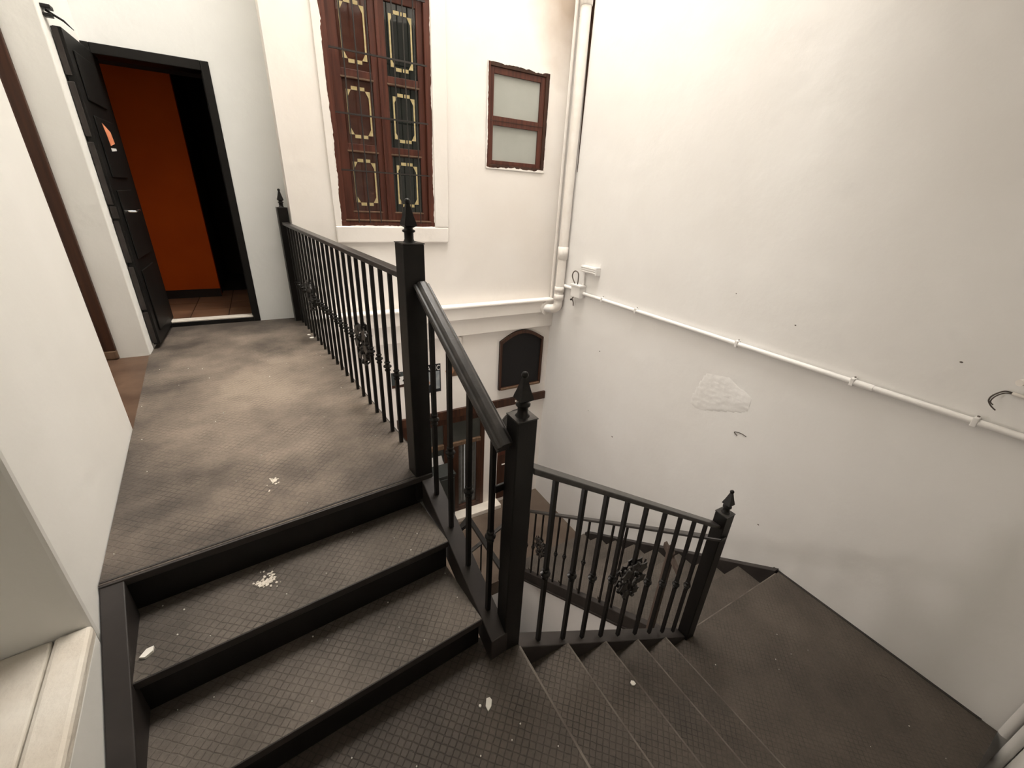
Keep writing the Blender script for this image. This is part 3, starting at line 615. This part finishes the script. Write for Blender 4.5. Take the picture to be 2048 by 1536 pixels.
part(ll, 'stain_ring', MB().tube([(2.83+.05*math.cos(a), .16+.05*math.sin(a), ZL-.001) for a in [2*math.pi*k/20 for k in range(21)]], .004, 5), M_STEPW)

GO, RS = .2625, 1.59/9
f = thing('stair_flight', (2.5,2.0,ZG), 'lowest flight of steps going down along the right wall', 'stairs')
for k in range(9):
    y = .945+GO*k; z = ZL-RS*k
    part(f, 'riser', MB().box(2.01,3.05,y-.028,y-.02,z-RS,z-.012), M_IRON)
    if k < 8:
        part(f, 'tread', MB().box(2.01,3.05,y-.02,y+GO,z-RS-.008,z-RS), M_STEPW)
        part(f, 'nosing', MB().box(2.01,3.05,y+GO-.012,y+GO+.003,z-RS-.03,z-RS-.001), M_STEPW, bevel=.003)
sl2 = RS/GO
def Q(X,Y,dz): return Vector((X,Y,ZL-sl2*(Y-.945)+dz))
def bar2(x0,x1,y0,y1,d0,d1): return MB().hexa([Q(x0,y0,d0),Q(x1,y0,d0),Q(x1,y1,d0),Q(x0,y1,d0),Q(x0,y0,d1),Q(x1,y0,d1),Q(x1,y1,d1),Q(x0,y1,d1)])
part(f, 'stringer', bar2(3.045,3.098,.955,3.03,-.22,.028), M_STR, bevel=.004)
part(f, 'stringer', bar2(1.955,2.012,.985,3.03,-.15,-.03), M_STR, bevel=.004)
part(f, 'stringer_flange', bar2(1.945,2.012,.985,3.03,-.17,-.15), M_EDGE)

# ------------------------------------------------------------------ railings
def finial_mesh():
    mb = MB()
    mb.lathe([(.024,0),(.019,.006),(.017,.012),(.017,.034),(.0235,.037),(.0235,.043),(.016,.046),(.016,.052)], n=14)
    mb.lathe([(.020,.052),(.034,.060),(.031,.070),(.022,.092),(.0125,.122),(.008,.136)], n=4, smooth=False, rot=math.pi/4)
    mb.ball((0,0,.140), .0115, n=10, m=7)
    return mb.mesh('finial', M_IRON)
FIN = finial_mesh()
def collar_mesh():
    return MB().lathe([(.009,-.026),(.015,-.024),(.015,-.018),(.011,-.015),(.012,-.008),(.021,-.003),(.021,.003),(.012,.008),(.011,.015),(.015,.018),(.015,.024),(.009,.026)], n=10).mesh('collar', M_IRON)
COL = collar_mesh()
def bar_mesh(h, s=.0085):
    return MB().box(-s,s,-s,s,0,h).mesh('baluster', M_IRON)
def grape_mesh(axis):
    """cast grape bunch with vine leaves in the rail's plane; axis 0: along x, 1: along y"""
    mb = MB(); rnd = random.Random(3)
    def P(a, z, d): return (a,d,z) if axis == 0 else (d,a,z)
    for k in range(60):
        t = rnd.random(); wdt = .072*math.sin(math.pi*min(1,.18+.72*t))
        a = rnd.uniform(-1,1)*wdt; z = -.125+.24*t
        mb.ball(P(a,z,rnd.uniform(-.012,.012)), rnd.uniform(.009,.014), n=6, m=4)
    for (a,z,r,ro) in ((-.05,.07,.036,.5),(.052,.075,.036,-.4),(-.058,-.01,.03,.8),(.06,.0,.03,-.9),(0,.105,.03,0),(.03,-.07,.026,.3),(-.035,-.065,.026,-.3)):
        pts = []
        for k in range(10):
            an = 2*math.pi*k/10+ro; rr = r*(1.0 if k%2==0 else .70); pts.append(Vector(P(a+rr*math.cos(an), z+rr*math.sin(an), -.02)))
        mb.prism(pts, P(0,0,.005)); mb.prism(pts, P(0,0,.005), P(0,0,.033))
    for sgn in (-1,1):
        mb.tube([P(0,-.13,0),P(sgn*.03,-.10,.012),P(sgn*.07,-.04,0),P(sgn*.06,.04,-.012),P(sgn*.085,.10,0)], .005, 5)
    return mb.mesh('grape_ornament', M_IRON2)
GRX, GRY = grape_mesh(0), grape_mesh(1)
def newel(parent, c, hw, z0, z1, rz):
    mb = MB(); h = z1-z0
    m_ = Matrix.Rotation(rz, 3, 'Z'); C = Vector((c[0],c[1],0))
    mb.box(-hw,hw,-hw,hw,z0,z1-.004, lambda x,y,z: C+m_@Vector((x,y,z)))
    o = part(parent, 'newel_post', mb, M_IRON, bevel=.004)
    part(o, 'cap_plate', MB().box(-hw-.001,hw+.001,-hw-.001,hw+.001,z1-.004,z1, lambda x,y,z: C+m_@Vector((x,y,z))), M_IRON2)
    inst(o, 'finial', FIN, (c[0],c[1],z1), rz)
    return o
def baluster(parent, me, loc, rz, hc):
    o = inst(parent, 'baluster', me, loc, rz)
    if hc: inst(o, 'collar', COL, Vector(loc)+Vector((0,0,hc)), rz)
    return o

# landing railing
rl = thing('railing', Lp(.648,3,0), 'black iron railing along the landing, with two grape castings', 'railing')
n1c = Lp(.632,1.547,0); newel(rl, n1c, .042, -.14, 1.033, ANG)
nac = Lp(.640,4.470,0); newel(rl, nac, .042, -.02, 1.031, ANG)
part(rl, 'handrail', MB().box(.618,.672,1.587,4.43,.884,.908,Lp), M_IRON2, bevel=.004)
bl = bar_mesh(.884)
for k in range(21):
    l = 1.83+.1262*k
    orn = k in (4,15)
    o = baluster(rl, bl, Lp(.648,l,0), ANG, 0 if orn else .385)
    if orn: inst(o, 'grape_ornament', GRY, Lp(.648,l,.385), ANG)

# short stair railing beside the upper steps
rs = thing('railing', Lp(.655,1.2,-.3), 'short black stair railing with a thick rounded handrail', 'railing')
n2c = Vector((.6255,.9725,0)); newel(rs, n2c, .0365, -.52, .575, 0)
ha, hb = Lp(.655,1.512,.872), Lp(.655,.905,.474)
sd = (hb-ha).normalized(); side = sd.cross(Vector((0,0,1))).normalized(); upv = side.cross(sd)
prof = [(-.020,-.024),(.020,-.024),(.024,-.012),(.020,-.004),(.031,.003),(.034,.012),(.029,.019),(.0225,.0175),(.019,.025),(.010,.0305),(-.010,.0305),(-.019,.025),(-.0225,.0175),(-.029,.019),(-.034,.012),(-.031,.003),(-.020,-.004),(-.024,-.012)]
part(rs, 'handrail', MB().sweep(prof, ha, hb, side, upv), M_IRON2, bevel=.002)
sst = lambda l: -.022-.5987*(1.50-l)
hb_ = bar_mesh(.862)
for l in (1.425,1.283,1.130,.968):
    baluster(rs, hb_, Lp(.655,l,sst(l)), ANG, .395)
part(rs, 'link_bar', MB().box(.655,.712,.945,.955,.265,.295,Lp), M_IRON, bevel=.002)

# railing of the middle flight
ra = thing('railing', (1.3,.96,-1.0), 'black railing with grape casting along the middle flight', 'railing')
newel(ra, (2.0,.948), .0365, ZL-.01, -.338, 0)
YA = .957
hz = lambda X: .375-.612*(X-.68)
part(ra, 'handrail', MB().hexa([(.66,YA-.027,hz(.66)-.026),(1.965,YA-.027,hz(1.965)-.026),(1.965,YA+.027,hz(1.965)-.026),(.66,YA+.027,hz(.66)-.026),(.66,YA-.027,hz(.66)),(1.965,YA-.027,hz(1.965)),(1.965,YA+.027,hz(1.965)),(.66,YA+.027,hz(.66))]), M_IRON2, bevel=.004)
ba = bar_mesh(.885)
for k, X in enumerate((.778,.925,1.052,1.186,1.322,1.47,1.605,1.738,1.858)):
    zf = hz(X)-.022-.885
    o = baluster(ra, ba, (X,YA,zf), 0, 0 if k == 4 else .41)
    if k == 4: inst(o, 'grape_ornament', GRX, (X,YA,zf+.415), 0)

# railing of the lowest flight
rb = thing('railing', (1.98,2,-2.2), 'thin black railing with grape casting along the lowest flight', 'railing')
XB = 1.98; bz = lambda Y: -1.705+.683*(2.699-Y)
part(rb, 'handrail', MB().hexa([(XB-.024,.90,bz(.90)-.022),(XB+.024,.90,bz(.90)-.022),(XB+.024,3.02,bz(3.02)-.022),(XB-.024,3.02,bz(3.02)-.022),(XB-.024,.90,bz(.90)),(XB+.024,.90,bz(.90)),(XB+.024,3.02,bz(3.02)),(XB-.024,3.02,bz(3.02))]), M_IRON2, bevel=.004)
bb = bar_mesh(.855, .007)
for k in range(14):
    Y = 2.945-.1265*k; zf = bz(Y)-.02-.855
    o = baluster(rb, bb, (XB,Y,zf), 0, 0 if k in (3,10) else .385)
    if k in (3,): inst(o, 'grape_ornament', GRY, (XB,Y,zf+.40), 0)
part(rb, 'end_post', MB().box(XB-.022,XB+.022,3.0,3.044,ZG,-1.90), M_IRON, bevel=.003)

# guard rails round the well on the ground floor
gr = thing('guard_rail', (1.65,3.06,ZG), 'low guard rail at the ground floor edge behind the stairs', 'railing')
part(gr, 'handrail', MB().hexa([(1.40,3.03,-2.335),(1.96,3.03,-2.045),(1.96,3.07,-2.045),(1.40,3.07,-2.335),(1.40,3.03,-2.31),(1.96,3.03,-2.02),(1.96,3.07,-2.02),(1.40,3.07,-2.31)]), M_IRON2, bevel=.003)
for X in (1.54,1.665,1.79,1.90):
    part(gr, 'baluster', MB().box(X-.007,X+.007,3.043,3.057,ZG,-2.335+.518*(X-1.40)), M_IRON)
gd = thing('guard_rail', (1.48,2.8,ZG), 'black horizontal guard rail with a flat end plate', 'railing')
part(gd, 'handrail', MB().box(1.455,1.50,2.42,3.26,-2.06,-2.025), M_IRON, bevel=.003)
part(gd, 'end_plate', MB().prism([(1.30,3.10,-2.06),(1.47,3.17,-2.06),(1.47,3.27,-2.06),(1.32,3.16,-2.06)], (0,0,.05)), M_IRON, bevel=.003)
part(gd, 'post', MB().box(1.465,1.49,2.44,2.465,ZG-.4,-2.06), M_IRON)
part(gd, 'post', MB().box(1.465,1.49,3.20,3.225,ZG,-2.06), M_IRON)
# timber post in the well beside the lowest flight
tp = thing('timber_post', (1.92,1.145,-2.6), 'worn grey brown timber post rising beside the lowest flight', 'post')
part(tp, 'post', MB().hexa([(1.90,1.125,-4.5),(1.938,1.125,-4.5),(1.938,1.165,-4.5),(1.90,1.165,-4.5),(1.90,1.125,-.79),(1.938,1.125,-.79),(1.938,1.165,-.74),(1.90,1.165,-.74)]), M_WOODG, bevel=.003)
part(tp, 'cross_piece', MB().hexa([(1.905,1.06,-.90),(1.935,1.06,-.90),(1.935,1.20,-.78),(1.905,1.20,-.78),(1.905,1.06,-.865),(1.935,1.06,-.865),(1.935,1.20,-.745),(1.905,1.20,-.745)]), M_WOODG, bevel=.003)

# ------------------------------------------------------------------ debris on the steps
def chip(name, pos, r, fr_rot, label, cat, group=None, m=M_WHITE, k=6, flat=.006, stretch=1.0, seed=0):
    rnd = random.Random(seed+11); P = []
    for i in range(k):
        a = 2*math.pi*i/k; rr = r*rnd.uniform(.65,1.1); v = Vector((rr*stretch*math.cos(a), rr*math.sin(a), 0)); v.rotate(Matrix.Rotation(fr_rot,3,'Z')); P.append(Vector(pos)+v)
    return solo(name, MB().prism(P, (0,0,flat)), m, label, cat, group)
chip('paint_chip', (-.528,1.27,-.1695), .014, .9, 'white paint chip at the left end of the first step', 'debris', flat=.009, stretch=1.7, k=5)
chip('paint_chip', (.449,.793,-.5095), .014, 1.0, 'pale flake on the quarter landing below the steps', 'debris', stretch=1.9, seed=3)
chip('paint_chip', (.415,.80,-.5095), .006, .2, 'tiny white speck beside the flake on the quarter landing', 'debris', seed=5)
chip('paint_chip', (1.17,.707,-.8495), .013, .4, 'white flake on a tread of the middle flight', 'debris', seed=8)
chip('paint_chip', (.235,3.86,.0), .018, .4, 'white plaster crumb at the railing foot, nearest the viewer', 'debris', seed=9, m=M_WHITE)
chip('paint_chip', (.222,3.95,.0), .015, .8, 'white plaster crumb at the railing foot, nearest the door', 'debris', seed=10)
def splat(pos, R0, n, label, seed, sq=1.0):
    rnd = random.Random(seed); mb = MB()
    for i in range(n):
        d_ = R0*abs(rnd.gauss(0,.5)); a = rnd.uniform(0,2*math.pi); c = Vector(pos)+Vector((d_*math.cos(a)*sq, d_*math.sin(a), 0)); r = rnd.uniform(.0025,.0075)*(1.3-d_/R0/2)
        P = [c+Vector((r*rnd.uniform(.6,1.2)*math.cos(t), r*rnd.uniform(.6,1.2)*math.sin(t), 0)) for t in [2*math.pi*q/5+a for q in range(5)]]
        mb.prism(P, (0,0,rnd.uniform(.001,.004)))
    solo('plaster_splatter', mb, M_DUST, label, 'debris', None, 'stuff')
splat((-.196,1.405,-.1695), .050, 70, 'splatter of dried pale plaster on the first step', 21)
splat((-.135,1.80,0), .06, 26, 'faint splatter of dried plaster on the landing', 22, .6)
sp_ = MB(); rnd = random.Random(5)
def speck(p): sp_.ball(p, rnd.uniform(.0018,.0038), n=5, m=3)
for i in range(26): speck(Lp(rnd.uniform(-.48,.6), rnd.uniform(1.55,3.6), .001))
for i in range(10): speck(Lp(rnd.uniform(-.42,.6), rnd.uniform(1.26,1.5), -.169))
for i in range(10): speck(Lp(rnd.uniform(-.42,.6), rnd.uniform(.96,1.23), -.339))
for i in range(14): speck(Vector((rnd.uniform(-.3,.64), rnd.uniform(.2,.9), -.509)))
for i in range(10): speck(Vector((rnd.uniform(1.8,3.0), rnd.uniform(-.2,.9), ZL+.001)))
solo('white_specks', sp_, M_WHITE, 'scattered tiny white paint specks on landing and steps', 'debris', None, 'stuff')
